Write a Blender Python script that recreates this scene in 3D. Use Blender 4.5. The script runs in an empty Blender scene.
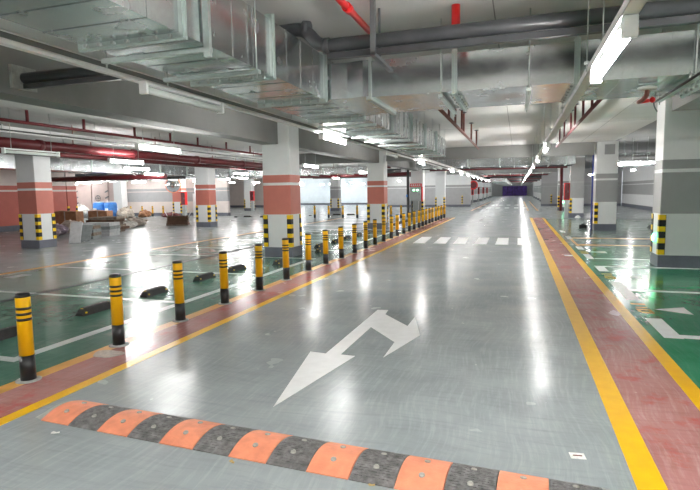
import bpy, math, random
from mathutils import Vector, Matrix
random.seed(7)
R = math.radians
sc = bpy.context.scene
C = sc.collection

# ---------------------------------------------------------------- camera, world, exposure
cam_d = bpy.data.cameras.new('camera'); cam = bpy.data.objects.new('camera', cam_d); C.objects.link(cam)
YAW, PITCH, ROLL = .31344, .10255, .01509
fw = Vector((-math.sin(YAW)*math.cos(PITCH), math.cos(YAW)*math.cos(PITCH), -math.sin(PITCH)))
r0 = Vector((math.cos(YAW), math.sin(YAW), 0)); u0 = r0.cross(fw)
rr = r0*math.cos(ROLL) - u0*math.sin(ROLL); uu = r0*math.sin(ROLL) + u0*math.cos(ROLL)
mw = Matrix((rr, uu, -fw)).transposed().to_4x4(); mw.translation = (0, 0, 1.57)
cam.matrix_world = mw
cam_d.sensor_width = 36; cam_d.lens = 518.4/700*36; cam_d.clip_end = 400; cam_d.clip_start = .05
sc.camera = cam
w = bpy.data.worlds.new('world'); sc.world = w; w.use_nodes = True
w.node_tree.nodes['Background'].inputs[0].default_value = (.8, .85, .9, 1)
w.node_tree.nodes['Background'].inputs[1].default_value = .3
sc.view_settings.view_transform = 'Standard'; sc.view_settings.look = 'None'
sc.view_settings.gamma = 1; sc.view_settings.use_curve_mapping = False
sc.view_settings.exposure = 1.9
LAMP = 38.0            # radiance of a lit tube
try:
    sc.cycles.use_denoising = True
    sc.cycles.max_bounces = 8; sc.cycles.diffuse_bounces = 5; sc.cycles.glossy_bounces = 4
    sc.cycles.sample_clamp_indirect = 6
except Exception: pass

# ---------------------------------------------------------------- materials
MATS = {}
def nt(name):
    m = bpy.data.materials.new(name); m.use_nodes = True
    t = m.node_tree; b = t.nodes['Principled BSDF']
    MATS[name] = m
    return m, t, b
def nnoise(t, scale, detail=4, rough=.55, mapping=None, rot=0):
    n = t.nodes.new('ShaderNodeTexNoise'); n.inputs['Scale'].default_value = scale
    n.inputs['Detail'].default_value = detail; n.inputs['Roughness'].default_value = rough
    tc = t.nodes.new('ShaderNodeTexCoord')
    if mapping:
        mp = t.nodes.new('ShaderNodeMapping'); mp.inputs['Scale'].default_value = mapping
        mp.inputs['Rotation'].default_value = (0, 0, rot)
        t.links.new(tc.outputs['Object'], mp.inputs[0]); t.links.new(mp.outputs[0], n.inputs['Vector'])
    else:
        t.links.new(tc.outputs['Object'], n.inputs['Vector'])
    return n
def ramp(t, src, stops):
    r = t.nodes.new('ShaderNodeValToRGB'); e = r.color_ramp.elements
    while len(e) < len(stops): e.new(.5)
    for k, (p, c) in enumerate(stops):
        e[k].position = p; e[k].color = (c, c, c, 1) if isinstance(c, (int, float)) else (*c, 1)
    t.links.new(src, r.inputs[0]); return r
def mixc(t, fac, a, b, mode='MIX'):
    m = t.nodes.new('ShaderNodeMix'); m.data_type = 'RGBA'; m.blend_type = mode
    if isinstance(fac, (int, float)): m.inputs[0].default_value = fac
    else: t.links.new(fac, m.inputs[0])
    for s, v in ((6, a), (7, b)):
        if isinstance(v, tuple): m.inputs[s].default_value = (*v, 1)
        else: t.links.new(v, m.inputs[s])
    return m.outputs[2]
def plain(name, col, rough=.5, metal=0., var=.12, scale=6, bump=0., spec=.5):
    m, t, b = nt(name)
    n = nnoise(t, scale, 5)
    lo = tuple(max(0, c*(1-var)) for c in col); hi = tuple(min(1, c*(1+var)) for c in col)
    r = ramp(t, n.outputs[0], [(.3, lo), (.7, hi)])
    t.links.new(r.outputs[0], b.inputs['Base Color'])
    b.inputs['Roughness'].default_value = rough; b.inputs['Metallic'].default_value = metal
    b.inputs['Specular IOR Level'].default_value = spec
    if bump:
        bp = t.nodes.new('ShaderNodeBump'); bp.inputs['Strength'].default_value = bump; bp.inputs['Distance'].default_value = .01
        n2 = nnoise(t, scale*6, 4); t.links.new(n2.outputs[0], bp.inputs['Height']); t.links.new(bp.outputs[0], b.inputs['Normal'])
    return m
def emit(name, col, strength):
    m, t, b = nt(name)
    b.inputs['Base Color'].default_value = (.9, .9, .9, 1); b.inputs['Roughness'].default_value = .4
    b.inputs['Emission Color'].default_value = (*col, 1); b.inputs['Emission Strength'].default_value = strength
    return m
def epoxy(name, c1, c2, streak, rough=(.15, .29), streak_rot=.5, streak_amt=.42, bump=.05, patch=None):
    """trowelled epoxy floor: soft blotches, fine swirling trowel streaks, uneven gloss"""
    m, t, b = nt(name)
    n = nnoise(t, 1.1, 7, .62)
    base = ramp(t, n.outputs[0], [(.3, c1), (.7, c2)])
    w1 = nnoise(t, .35, 2)                       # bends the trowel strokes
    def strokes(scale, rot, lo, hi, amt):
        tc = t.nodes.new('ShaderNodeTexCoord'); mp = t.nodes.new('ShaderNodeMapping')
        mp.inputs['Rotation'].default_value = (0, 0, rot); mp.inputs['Scale'].default_value = scale
        va = t.nodes.new('ShaderNodeVectorMath'); va.operation = 'MULTIPLY_ADD'
        va.inputs[1].default_value = (.8, .8, 0)
        t.links.new(w1.outputs['Color'], va.inputs[0]); t.links.new(tc.outputs['Object'], va.inputs[2])
        t.links.new(va.outputs[0], mp.inputs[0])
        q = t.nodes.new('ShaderNodeTexNoise'); q.inputs['Scale'].default_value = 1; q.inputs['Detail'].default_value = 6; q.inputs['Roughness'].default_value = .7
        t.links.new(mp.outputs[0], q.inputs['Vector'])
        return ramp(t, q.outputs[0], [(lo, 0.), (hi, amt)])
    s1 = strokes((30, 2.2, 1), streak_rot, .48, .8, streak_amt)
    s2 = strokes((2.0, 24, 1), streak_rot+.35, .5, .85, streak_amt)
    c = mixc(t, s1.outputs[0], base.outputs[0], streak)
    c = mixc(t, s2.outputs[0], c, tuple(v*.6 for v in c1))
    if patch:
        pn = nnoise(t, 2.4, 8, .7); pr_ = ramp(t, pn.outputs[0], [(.53, 0.), (.64, .75)])
        c = mixc(t, pr_.outputs[0], c, patch)
    t.links.new(c, b.inputs['Base Color'])
    rn = nnoise(t, 2.0, 3, .5); rrr = ramp(t, rn.outputs[0], [(.25, rough[0]), (.75, rough[1])])
    t.links.new(rrr.outputs[0], b.inputs['Roughness'])
    b.inputs['Specular IOR Level'].default_value = .19
    bp = t.nodes.new('ShaderNodeBump'); bp.inputs['Strength'].default_value = bump; bp.inputs['Distance'].default_value = .02
    bn = nnoise(t, 7, 3); t.links.new(bn.outputs[0], bp.inputs['Height']); t.links.new(bp.outputs[0], b.inputs['Normal'])
    return m
epoxy('grey_epoxy', (.27, .305, .315), (.40, .435, .445), (.55, .585, .60))
epoxy('green_epoxy', (.012, .19, .085), (.05, .31, .16), (.16, .40, .28), (.1, .25), .3, .4)
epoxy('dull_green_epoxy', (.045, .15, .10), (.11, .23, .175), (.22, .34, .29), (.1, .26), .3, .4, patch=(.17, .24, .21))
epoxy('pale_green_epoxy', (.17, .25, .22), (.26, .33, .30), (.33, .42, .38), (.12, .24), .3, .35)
epoxy('red_epoxy', (.38, .16, .145), (.50, .25, .235), (.62, .44, .42), (.16, .3), .9, .65, patch=(.50, .10, .08))
plain('yellow_line', (1.0, .52, .003), .28, 0, .08, 9)
plain('orange_line', (.72, .36, .07), .28, 0, .15, 5)
plain('white_line', (.96, .96, .96), .35, 0, .05, 9)
plain('worn_line', (.56, .61, .59), .3, 0, .2, 5)
plain('stencil_yellow', (.75, .47, .06), .4, 0, .25, 25)
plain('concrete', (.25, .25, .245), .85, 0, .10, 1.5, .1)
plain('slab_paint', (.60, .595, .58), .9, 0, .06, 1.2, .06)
plain('shaded_slab', (.2, .2, .2), .9, 0, .1, 1.2)
plain('white_paint', (.80, .81, .81), .55, 0, .03, 3)
plain('pink_paint', (.58, .185, .14), .5, 0, .06, 3)
plain('wall_pink_paint', (.52, .13, .095), .5, 0, .06, 3)
plain('grey_paint', (.36, .365, .365), .5, 0, .05, 3)
plain('wall_grey_paint', (.42, .42, .43), .5, 0, .06, 3)
plain('cream_paint', (.78, .69, .65), .6, 0, .05, 2)
plain('blue_white_paint', (.72, .80, .86), .6, 0, .05, 2)
plain('plinth_paint', (.145, .155, .19), .5, 0, .12, 4)
plain('guard_black', (.012, .012, .013), .45, 0, .2, 20)
plain('guard_yellow', (.93, .62, .01), .35, 0, .08, 20)
plain('bollard_yellow', (1.0, .52, .004), .3, 0, .06, 8)
plain('bollard_black', (.012, .012, .013), .32, 0, .3, 20)
plain('rubber_black', (.02, .02, .02), .6, 0, .4, 15, .4)
plain('hump_black', (.19, .185, .185), .7, 0, .45, 22, .7)
plain('hump_orange', (.92, .32, .18), .55, 0, .12, 14, .35)
plain('bolt_grey', (.5, .48, .44), .6, .3, .25, 30)
plain('dust_grey', (.42, .43, .42), .85, 0, .25, 12, .4)
plain('steel_grey', (.17, .18, .19), .45, .3, .15, 6)
plain('pipe_grey', (.06, .062, .068), .3, .1, .25, 5)
plain('red_pipe_paint', (.13, .014, .018), .4, 0, .25, 6)
plain('bright_red', (.75, .02, .02), .35, 0, .1, 8)
plain('rust_bar', (.20, .065, .05), .55, 0, .3, 10)
plain('tray_white', (.74, .74, .73), .4, .1, .06, 5)
plain('tray_dark', (.10, .10, .10), .5, .3, .2, 5)
plain('lamp_body', (.82, .83, .82), .35, 0, .03, 5)
plain('lamp_off', (.70, .74, .71), .4, 0, .03, 5)
plain('zinc_rod', (.52, .55, .54), .4, .7, .15, 20)
plain('purple_board', (.32, .19, .75), .6, 0, .3, 2)
plain('cabinet_grey', (.46, .49, .49), .45, .1, .06, 6)
plain('blue_plastic', (.05, .22, .62), .35, 0, .2, 6)
plain('cardboard', (.34, .17, .09), .8, 0, .25, 5)
plain('dark_brown', (.10, .05, .028), .7, 0, .4, 6)
plain('bag_beige', (.48, .42, .36), .85, 0, .3, 5, .4)
plain('bag_white', (.66, .64, .60), .8, 0, .25, 5, .4)
plain('bag_violet', (.34, .27, .33), .85, 0, .3, 5, .4)
plain('board_grey', (.42, .43, .44), .7, 0, .15, 8)
plain('board_dark', (.20, .22, .22), .7, 0, .2, 8)
plain('scrap_wood', (.20, .155, .12), .85, 0, .45, 9, .4)
plain('hall_green', (.30, .50, .42), .4, 0, .1, 4)
plain('blast_door', (.62, .50, .47), .5, .1, .05, 3)
plain('plaster', (.60, .52, .48), .9, 0, .2, 30, .5)
plain('scrap_paper', (.85, .84, .80), .7, 0, .2, 40)
plain('leaf_ochre', (.55, .38, .14), .7, 0, .3, 40)
plain('dark_wall', (.13, .135, .14), .8, 0, .1, 2)
plain('blue_cable', (.03, .05, .25), .5, 0, .2, 4)
emit('tube_lit', (1., .985, .96), LAMP)
emit('exit_green', (.05, .9, .3), 2.2)
emit('exit_white', (.8, 1., .9), 4.0)
emit('panel_green', (.3, 1., .5), 3.0)
m, t, b = nt('mirror'); b.inputs['Metallic'].default_value = 1; b.inputs['Roughness'].default_value = .05; b.inputs['Base Color'].default_value = (.85, .85, .85, 1)
def galv(name, lo, hi, r0_, r1_, tint=None):
    m, t, b = nt(name)
    v = t.nodes.new('ShaderNodeTexVoronoi'); v.inputs['Scale'].default_value = 38
    tc = t.nodes.new('ShaderNodeTexCoord'); t.links.new(tc.outputs['Object'], v.inputs['Vector'])
    n = nnoise(t, 1.6, 5); r = ramp(t, n.outputs[0], [(.3, lo), (.7, hi)])
    vr = ramp(t, v.outputs['Color'], [(0., .93), (1., 1.04)])
    c = mixc(t, 1., r.outputs[0], vr.outputs[0], 'MULTIPLY')
    if tint:
        n3 = nnoise(t, 1.1, 4); r3 = ramp(t, n3.outputs[0], [(.56, 0.), (.72, .55)])
        c = mixc(t, r3.outputs[0], c, tint)
    t.links.new(c, b.inputs['Base Color']); b.inputs['Metallic'].default_value = .97
    n2 = nnoise(t, 4, 4); r2 = ramp(t, n2.outputs[0], [(.3, r0_), (.7, r1_)]); t.links.new(r2.outputs[0], b.inputs['Roughness'])
    bp = t.nodes.new('ShaderNodeBump'); bp.inputs['Strength'].default_value = .05; bp.inputs['Distance'].default_value = .03
    n4 = nnoise(t, 1.6, 1); t.links.new(n4.outputs[0], bp.inputs['Height']); t.links.new(bp.outputs[0], b.inputs['Normal'])
galv('galv', (.50, .53, .54), (.66, .69, .70), .16, .3)
galv('galv_stained', (.48, .51, .52), (.66, .68, .69), .16, .3, (.42, .22, .17))
galv('galv_flange', (.55, .62, .60), (.72, .80, .78), .3, .45)

# ---------------------------------------------------------------- geometry helpers
class MB:
    def __init__(s): s.v = []; s.f = []; s.sm = []
    def add(s, vs, fs, smooth=False):
        o = len(s.v); s.v += [tuple(v) for v in vs]
        for f in fs: s.f.append([i+o for i in f]); s.sm.append(smooth)
        return s
    def box(s, x0, x1, y0, y1, z0, z1):
        v = [(x, y, z) for z in (z0, z1) for y in (y0, y1) for x in (x0, x1)]
        return s.add(v, [(0, 2, 3, 1), (4, 5, 7, 6), (0, 1, 5, 4), (2, 6, 7, 3), (0, 4, 6, 2), (1, 3, 7, 5)])
    def obox(s, p0, p1, wid, hei, up=(0, 0, 1)):
        p0, p1 = Vector(p0), Vector(p1); d = (p1-p0).normalized(); up = Vector(up)
        if abs(d.dot(up)) > .95: up = Vector((0, 1, 0))
        a = d.cross(up).normalized()*wid/2; b = a.cross(d).normalized()*hei/2
        v = [p+sa*a+sb*b for p in (p0, p1) for sa, sb in ((-1, -1), (1, -1), (1, 1), (-1, 1))]
        return s.add(v, [(3, 2, 1, 0), (4, 5, 6, 7), (0, 1, 5, 4), (1, 2, 6, 5), (2, 3, 7, 6), (3, 0, 4, 7)])
    def sweep(s, pts, r, n=10, cap=True):
        pts = [Vector(p) for p in pts]; rs = r if isinstance(r, (list, tuple)) else [r]*len(pts)
        ring = []; prev = None; o = []
        for i, p in enumerate(pts):
            d = ((pts[min(i+1, len(pts)-1)]-p).normalized() + (p-pts[max(i-1, 0)]).normalized())
            d = d.normalized() if d.length > 1e-6 else Vector((0, 0, 1))
            if prev is None:
                a = d.orthogonal().normalized()
            else:
                a = (prev - d*prev.dot(d)); a = a.normalized() if a.length > 1e-5 else d.orthogonal().normalized()
            prev = a; b = d.cross(a)
            o += [p+(a*math.cos(2*math.pi*k/n)+b*math.sin(2*math.pi*k/n))*rs[i] for k in range(n)]
        m_ = len(pts)
        fs = [(i*n+k, i*n+(k+1) % n, (i+1)*n+(k+1) % n, (i+1)*n+k) for i in range(m_-1) for k in range(n)]
        b0 = len(s.v); s.add(o, fs, True)
        if cap:
            s.f.append([b0+k for k in reversed(range(n))]); s.sm.append(False)
            s.f.append([b0+(m_-1)*n+k for k in range(n)]); s.sm.append(False)
        return s
    def lathe(s, prof, n=20, c=(0, 0)):
        o = [(c[0]+r*math.cos(2*math.pi*k/n), c[1]+r*math.sin(2*math.pi*k/n), z) for r, z in prof for k in range(n)]
        fs = [(i*n+k, i*n+(k+1) % n, (i+1)*n+(k+1) % n, (i+1)*n+k) for i in range(len(prof)-1) for k in range(n)]
        b0 = len(s.v); s.add(o, fs, True)
        s.f.append([b0+k for k in reversed(range(n))]); s.sm.append(False)
        s.f.append([b0+(len(prof)-1)*n+k for k in range(n)]); s.sm.append(False)
        return s
    def prism(s, poly, z0, z1):
        n = len(poly); a = sum(poly[i][0]*poly[(i+1) % n][1]-poly[(i+1) % n][0]*poly[i][1] for i in range(n))
        if a < 0: poly = poly[::-1]
        v = [(x, y, z0) for x, y in poly]+[(x, y, z1) for x, y in poly]
        return s.add(v, [tuple(reversed(range(n))), tuple(range(n, 2*n))]+[(i, (i+1) % n, (i+1) % n+n, i+n) for i in range(n)])
    def mesh(s, name):
        me = bpy.data.meshes.new(name); me.from_pydata(s.v, [], s.f)
        me.polygons.foreach_set('use_smooth', s.sm); me.update(); return me
    def build(s, name, mat, parent=None, loc=(0, 0, 0), rot=(0, 0, 0), bevel=0):
        me = s.mesh(name); me.materials.append(MATS[mat])
        return put(name, me, parent, loc, rot, bevel)
def put(name, me, parent=None, loc=(0, 0, 0), rot=(0, 0, 0), bevel=0):
    o = bpy.data.objects.new(name, me); C.objects.link(o); o.location = loc; o.rotation_euler = rot
    if parent: o.parent = parent
    if bevel:
        bm = o.modifiers.new('bevel', 'BEVEL'); bm.width = bevel; bm.segments = 2; bm.limit_method = 'ANGLE'
    return o
def tag(o, label=None, cat=None, group=None, kind=None):
    if label: o['label'] = label
    if cat: o['category'] = cat
    if group: o['group'] = group
    if kind: o['kind'] = kind
    return o
def thing(name, label, cat, loc=(0, 0, 0), rz=0, group=None):
    o = bpy.data.objects.new(name, None); C.objects.link(o); o.location = loc; o.rotation_euler = (0, 0, rz)
    o.empty_display_size = .1
    return tag(o, label, cat, group)
KIDS = {}
def dup(root, loc, rz=None, label=None, group=None):
    n = root.copy(); C.objects.link(n); n.location = loc
    if rz is not None: n.rotation_euler = (0, 0, rz)
    if label: n['label'] = label
    if group: n['group'] = group
    for ch in list(root.children):
        c = ch.copy(); C.objects.link(c); c.parent = n
        for g in list(ch.children):
            d = g.copy(); C.objects.link(d); d.parent = c
    return n
def bx(x0, x1, y0, y1, z0, z1): return MB().box(x0, x1, y0, y1, z0, z1)
def rounded(pts, rad=.12, n=5):
    pts = [Vector(p) for p in pts]; out = [pts[0]]
    for i in range(1, len(pts)-1):
        a, p, c = pts[i-1], pts[i], pts[i+1]
        A = p+(a-p).normalized()*rad; B = p+(c-p).normalized()*rad
        for k in range(n+1):
            t_ = k/n; out.append(A*(1-t_)**2+p*2*t_*(1-t_)+B*t_**2)
    out.append(pts[-1]); return out

SLAB = 3.25
# ================================================================ SETTING
floor = bx(-37, 12, -12, 132, -.2, 0).build('floor', 'grey_epoxy'); tag(floor, 'grey trowelled glossy epoxy floor of the car park', kind='structure')
def paint(name, x0, x1, y0, y1, mat, z=.001, label=None):
    o = bx(x0, x1, y0, y1, -.01, z).build(name, mat, floor)
    if label: o['label'] = label
    return o
paint('green_bay_floor', -7.35, -4.06, -8, 20, 'dull_green_epoxy', .001, 'green epoxy strip of the parking bays behind the bollards')
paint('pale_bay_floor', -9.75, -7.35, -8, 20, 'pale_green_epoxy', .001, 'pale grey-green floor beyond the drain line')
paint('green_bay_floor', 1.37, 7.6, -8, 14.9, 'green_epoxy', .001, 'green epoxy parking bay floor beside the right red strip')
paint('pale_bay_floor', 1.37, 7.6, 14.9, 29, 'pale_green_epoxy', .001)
paint('red_strip', -3.92, -3.48, -8, 30, 'red_epoxy', .0015, 'worn red epoxy walkway strip under the bollards')
paint('red_strip', .77, 1.24, -8, 30, 'red_epoxy', .0015, 'worn red epoxy walkway strip right of the lane')
paint('edge_line', -3.48, -3.37, -8, 30, 'yellow_line', .0022, 'yellow edge line between grey lane and red strip')
paint('edge_line', -4.07, -3.92, -8, 30, 'orange_line', .0022, 'faded orange edge line along the bollard feet')
paint('edge_line', .62, .77, -8, 30, 'yellow_line', .0022, 'bright yellow edge line right of the lane')
paint('edge_line', 1.24, 1.37, -8, 30, 'yellow_line', .0022, 'bright yellow edge line along the green bays')
# left bays
paint('bay_line', -4.68, -4.55, 3.58, 11.4, 'worn_line', .0022)
for y in (3.58, 6.26, 8.82, 11.3): paint('bay_line', -9.7, -4.681, y, y+.11, 'worn_line', .0022)
for y0, y1 in ((13, 20.4), (22.6, 29.6)): paint('bay_line', -4.68, -4.55, y0, y1, 'worn_line', .0022)
for y in (13, 15.5, 18., 20.4, 22.6, 25.2, 27.6, 29.6): paint('bay_line', -9.7, -4.681, y, y+.11, 'worn_line', .0022)
paint('bay_line', -10.1, -9.92, -8, 30, 'orange_line', .0012)
paint('bay_line', -9.55, -9.28, 7.45, 7.85, 'worn_line', .0022)
# drain grating: frame plus bars
dr = bx(-7.45, -7.3, 3.5, 20, -.02, .002).build('drain_channel', 'guard_black', floor)
db = MB()
for k in range(330): db.box(-7.45, -7.3, 3.5+k*.05, 3.52+k*.05, 0, .004)
tag(db.build('drain_bar', 'steel_grey', floor), 'thin dotted drain grating across the green bays', kind='stuff')
# right bays
for x0, x1, y0, y1 in ((1.48, 1.66, 6.04, 6.92), (1.48, 1.66, 8.01, 9.53), (1.49, 1.66, 10.68, 11.42), (1.5, 1.64, 12.53, 13.44), (1.5, 1.65, 14.42, 15.16), (1.5, 1.65, 17.4, 18.3), (1.5, 1.65, 20, 21), (1.48, 1.66, 3.4, 4.6)):
    paint('bay_dash', x0, x1, y0, y1, 'white_line', .0024)
for y in (3.4, 6.06, 8.7, 11.3, 12.55): paint('bay_line', 1.661, 7.4, y, y+.14, 'white_line', .0022)
paint('bay_line', 1.55, 1.63, 15.3, 18.4, 'orange_line', .0016); paint('bay_line', 1.631, 5, 15.5, 15.75, 'orange_line', .002); paint('bay_line', 1.631, 5, 17.6, 17.9, 'orange_line', .002)
for y in (7.45, 10.07, 13.92, 4.8):
    o = MB().prism([(1.7, y), (2.08, y+.2), (2.08, y-.22)], -.01, .0026).build('bay_triangle', 'white_line', floor)
# worn yellow stencil strokes beside the bay dashes
for y0, al in ((7.2, 1), (9.82, .5), (13.5, .5)):
    for dx0, dx1, dy0, dy1 in ((.0, .17, .50, .58), (.02, .15, .30, .35), (.0, .17, .16, .24), (.0, .04, .05, .24), (.13, .17, .0, .24), (.03, .17, .0, .07)):
        paint('stencil_stroke', 1.48+dx0, 1.48+dx1, y0+dy0, y0+dy1, 'stencil_yellow', .0028)
paint('bay_dash', 1.06, 1.25, 12.95, 13.2, 'white_line', .0024)
# lane arrow
arrow = [(-1.69, 3.32), (-1.46, 4.61), (-1.61, 4.62), (-1.6, 5.68), (-1.2, 5.16), (-1.19, 4.64), (-.99, 5.48), (-1.2, 6.3), (-1.2, 5.83), (-1.59, 6.33), (-1.61, 6.57), (-1.75, 6.55), (-1.76, 4.61), (-1.93, 4.63)]
ao = MB().prism(arrow, -.01, .0026).build('lane_arrow', 'white_line', floor); ao['label'] = 'large white straight-and-turn arrow painted on the lane'
# crosswalk stripes
for k, (xn, xf) in enumerate(((-2.81, -2.92), (-2.19, -2.28), (-1.61, -1.7), (-1.02, -1.03), (-.42, -.43), (.19, .18))):
    o = MB().prism([(xn-.18, 15.34), (xn+.18, 15.34), (xf+.17, 17.48), (xf-.17, 17.48)], -.01, .0024).build('crosswalk_stripe', 'white_line', floor)
for Y in (45, 53):
    for k in range(6): paint('crosswalk_stripe', -3.3+k*.75, -2.95+k*.75, Y, Y+2, 'worn_line', .0022)
for x in (.66, 1.3, -3.4): paint('edge_line', x, x+.13, 40, 70, 'orange_line', .0016)
# plaster patch beside second bollard
pp = [(-3.85+.15*math.cos(a)*(1+.18*math.sin(3*a)), 4.02+.13*math.sin(a)*(1+.2*math.cos(2*a))) for a in [2*math.pi*k/18 for k in range(18)]]
o = MB().prism(pp, -.01, .007).build('plaster_patch', 'plaster', floor); o['label'] = 'rough pale plaster patch on the red strip'

ceil = bx(-37, 3.3, -12, 132, SLAB, SLAB+.45).build('ceiling', 'slab_paint'); tag(ceil, 'pale grey concrete ceiling slab over the lane', kind='structure')
tag(bx(3.3, 12, -12, 132, SLAB+.32, SLAB+.77).build('ceiling_high', 'shaded_slab'), 'higher slab over the right-hand bays, coloured dark for shade', kind='structure')  # darkness above the right-hand bays is put into the slab colour
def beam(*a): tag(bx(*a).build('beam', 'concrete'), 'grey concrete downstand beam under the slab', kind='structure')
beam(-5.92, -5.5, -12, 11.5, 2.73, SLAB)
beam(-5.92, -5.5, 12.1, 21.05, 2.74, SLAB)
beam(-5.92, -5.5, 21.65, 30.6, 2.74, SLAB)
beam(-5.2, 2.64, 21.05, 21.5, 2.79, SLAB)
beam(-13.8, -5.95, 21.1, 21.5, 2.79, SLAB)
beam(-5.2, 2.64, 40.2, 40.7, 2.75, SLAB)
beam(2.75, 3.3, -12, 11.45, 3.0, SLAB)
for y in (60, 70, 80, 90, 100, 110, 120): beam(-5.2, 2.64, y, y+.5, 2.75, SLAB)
# faint formwork joints in the slab
for x in (-4.2, -.25, .95, 2.15): bx(x, x+.012, -4, 21, SLAB-.002, SLAB+.01).build('slab_joint', 'concrete', ceil)
for y in (2.4, 8.6, 14.8): bx(-5.45, 3.2, y, y+.012, SLAB-.002, SLAB+.01).build('slab_joint', 'concrete', ceil)

def wall(name, x0, x1, y0, y1, z1, label, scheme=None, upper='white_paint', faces='xy'):
    """wall with painted dado bands and dark plinth, each a slightly proud layer"""
    o = bx(x0, x1, y0, y1, 0, z1).build(name, upper); tag(o, label, kind='structure')
    e = .004
    if scheme:
        for nm, za, zb, mt in scheme:
            ee = .012 if 'plinth' in nm else e
            bx(x0-ee, x1+ee, y0-ee, y1+ee, za, zb).build(nm, mt, o)
    return o
def dado(c, pl='plinth_paint'): return [('plinth', .0, .22, pl), ('painted_band', 1.04, 1.75, c), ('painted_band', 1.81, 2.0, c)]
def solid(c): return [('plinth', .0, .25, 'plinth_paint'), ('painted_band', .25, 1.80, c), ('painted_band', 1.88, 2.08, c)]
wall('wall_left', -22.4, -22.1, -12, 21.0, SLAB, 'pink painted wall with thin white stripe and pale top', solid('wall_pink_paint'), 'cream_paint')
wall('wall_rear_left', -36, -19.5, 32.3, 32.6, SLAB, 'pale wall with light grey band behind the short yellow posts', dado('wall_grey_paint'), 'cream_paint')
wall('wall_far_left', -37, -25.8, 52, 52.3, SLAB, 'cream wall far behind the white pillar', dado('cream_paint'), 'cream_paint')
wall('wall_outer_left', -37, -36.7, 21, 60, SLAB, 'pale outer wall of the far left bay', None, 'cream_paint')
wall('wall_far_middle', -36, -12.5, 60, 60.3, SLAB, 'bluish white wall beyond the far pillars', dado('blue_white_paint'), 'blue_white_paint')
wall('wall_far_centre', -13.2, -4.24, 50, 50.3, SLAB, 'far wall with grey band behind the electrical cabinet', [('plinth', 0, .2, 'plinth_paint'), ('painted_band', .2, 1.8, 'wall_grey_paint'), ('painted_band', 1.86, 2.05, 'grey_paint')], 'white_paint')
wall('wall_hall_left', -6.5, -6.2, 50.3, 128, SLAB, 'pale wall along the far lane', dado('cabinet_grey', 'hall_green'), 'white_paint')
wall('wall_far_right', 2.0, 8.5, 50, 50.3, SLAB, 'grey far wall right of the lane', [('plinth', 0, .2, 'plinth_paint'), ('painted_band', .2, 1.75, 'grey_paint'), ('painted_band', 1.81, 2.05, 'grey_paint')], 'wall_grey_paint')
wall('wall_hall_right', 3.4, 3.7, 50.3, 128, SLAB, 'pale wall on the right of the far lane', dado('cabinet_grey', 'hall_green'), 'white_paint')
wall('wall_right', 8.6, 8.9, -12, 50.3, SLAB+.32, 'white wall with mid grey band beyond right pillars', [('plinth', 0, .25, 'plinth_paint'), ('painted_band', 1.04, 1.78, 'grey_paint'), ('painted_band', 1.84, 2.05, 'grey_paint')], 'white_paint')
wall('wall_end', -6.5, 3.7, 128.3, 128.6, SLAB, 'end wall of the far lane', None, 'white_paint')
wall('wall_back', -37, 12, -12.3, -12, SLAB+.32, 'wall behind the viewer', dado('grey_paint'), 'white_paint')
o = bx(-3.5, 1.95, 128.1, 128.28, .05, 2.3).build('purple_board', 'purple_board'); tag(o, 'dark purple hoarding closing the far end of the lane', 'hoarding')
for k in range(5): bx(-3.5+k*1.09, -3.46+k*1.09, 128.06, 128.1, .05, 2.3).build('seam', 'guard_black', o)

# blast door in rear-left wall
d1 = bx(-35, -28.9, 32.12, 32.29, 0, 2.9).build('door_1', 'blast_door'); tag(d1, 'large pinkish steel shelter door with handwheel', kind='structure')
for x in (-32, -30.4): bx(x-.75, x+.75, 32.02, 32.12, .12, 2.6).build('door_leaf', 'blast_door', d1, bevel=.02)
MB().box(-35, -28.9, 31.98, 32.12, 2.66, 2.9).build('door_frame', 'cream_paint', d1)
hw = MB().sweep([(.22*math.cos(a), 0, .22*math.sin(a)) for a in [2*math.pi*k/16 for k in range(17)]], .025, 6, False)
hw.obox((-.22, 0, 0), (.22, 0, 0), .03, .03); hw.obox((0, 0, -.22), (0, 0, .22), .03, .03, (0, 1, 0)); hw.sweep([(0, 0, 0), (0, .12, 0)], .03, 8)
hw.build('handwheel', 'steel_grey', d1, (-30.5, 31.9, 1.35))
for x in (-32.65, -29.75):
    for z in (.9, 1.35, 1.8): MB().obox((x-.15, 32.0, z), (x+.15, 32.0, z+.12), .05, .09).build('hinge_arm', 'steel_grey', d1)

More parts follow.
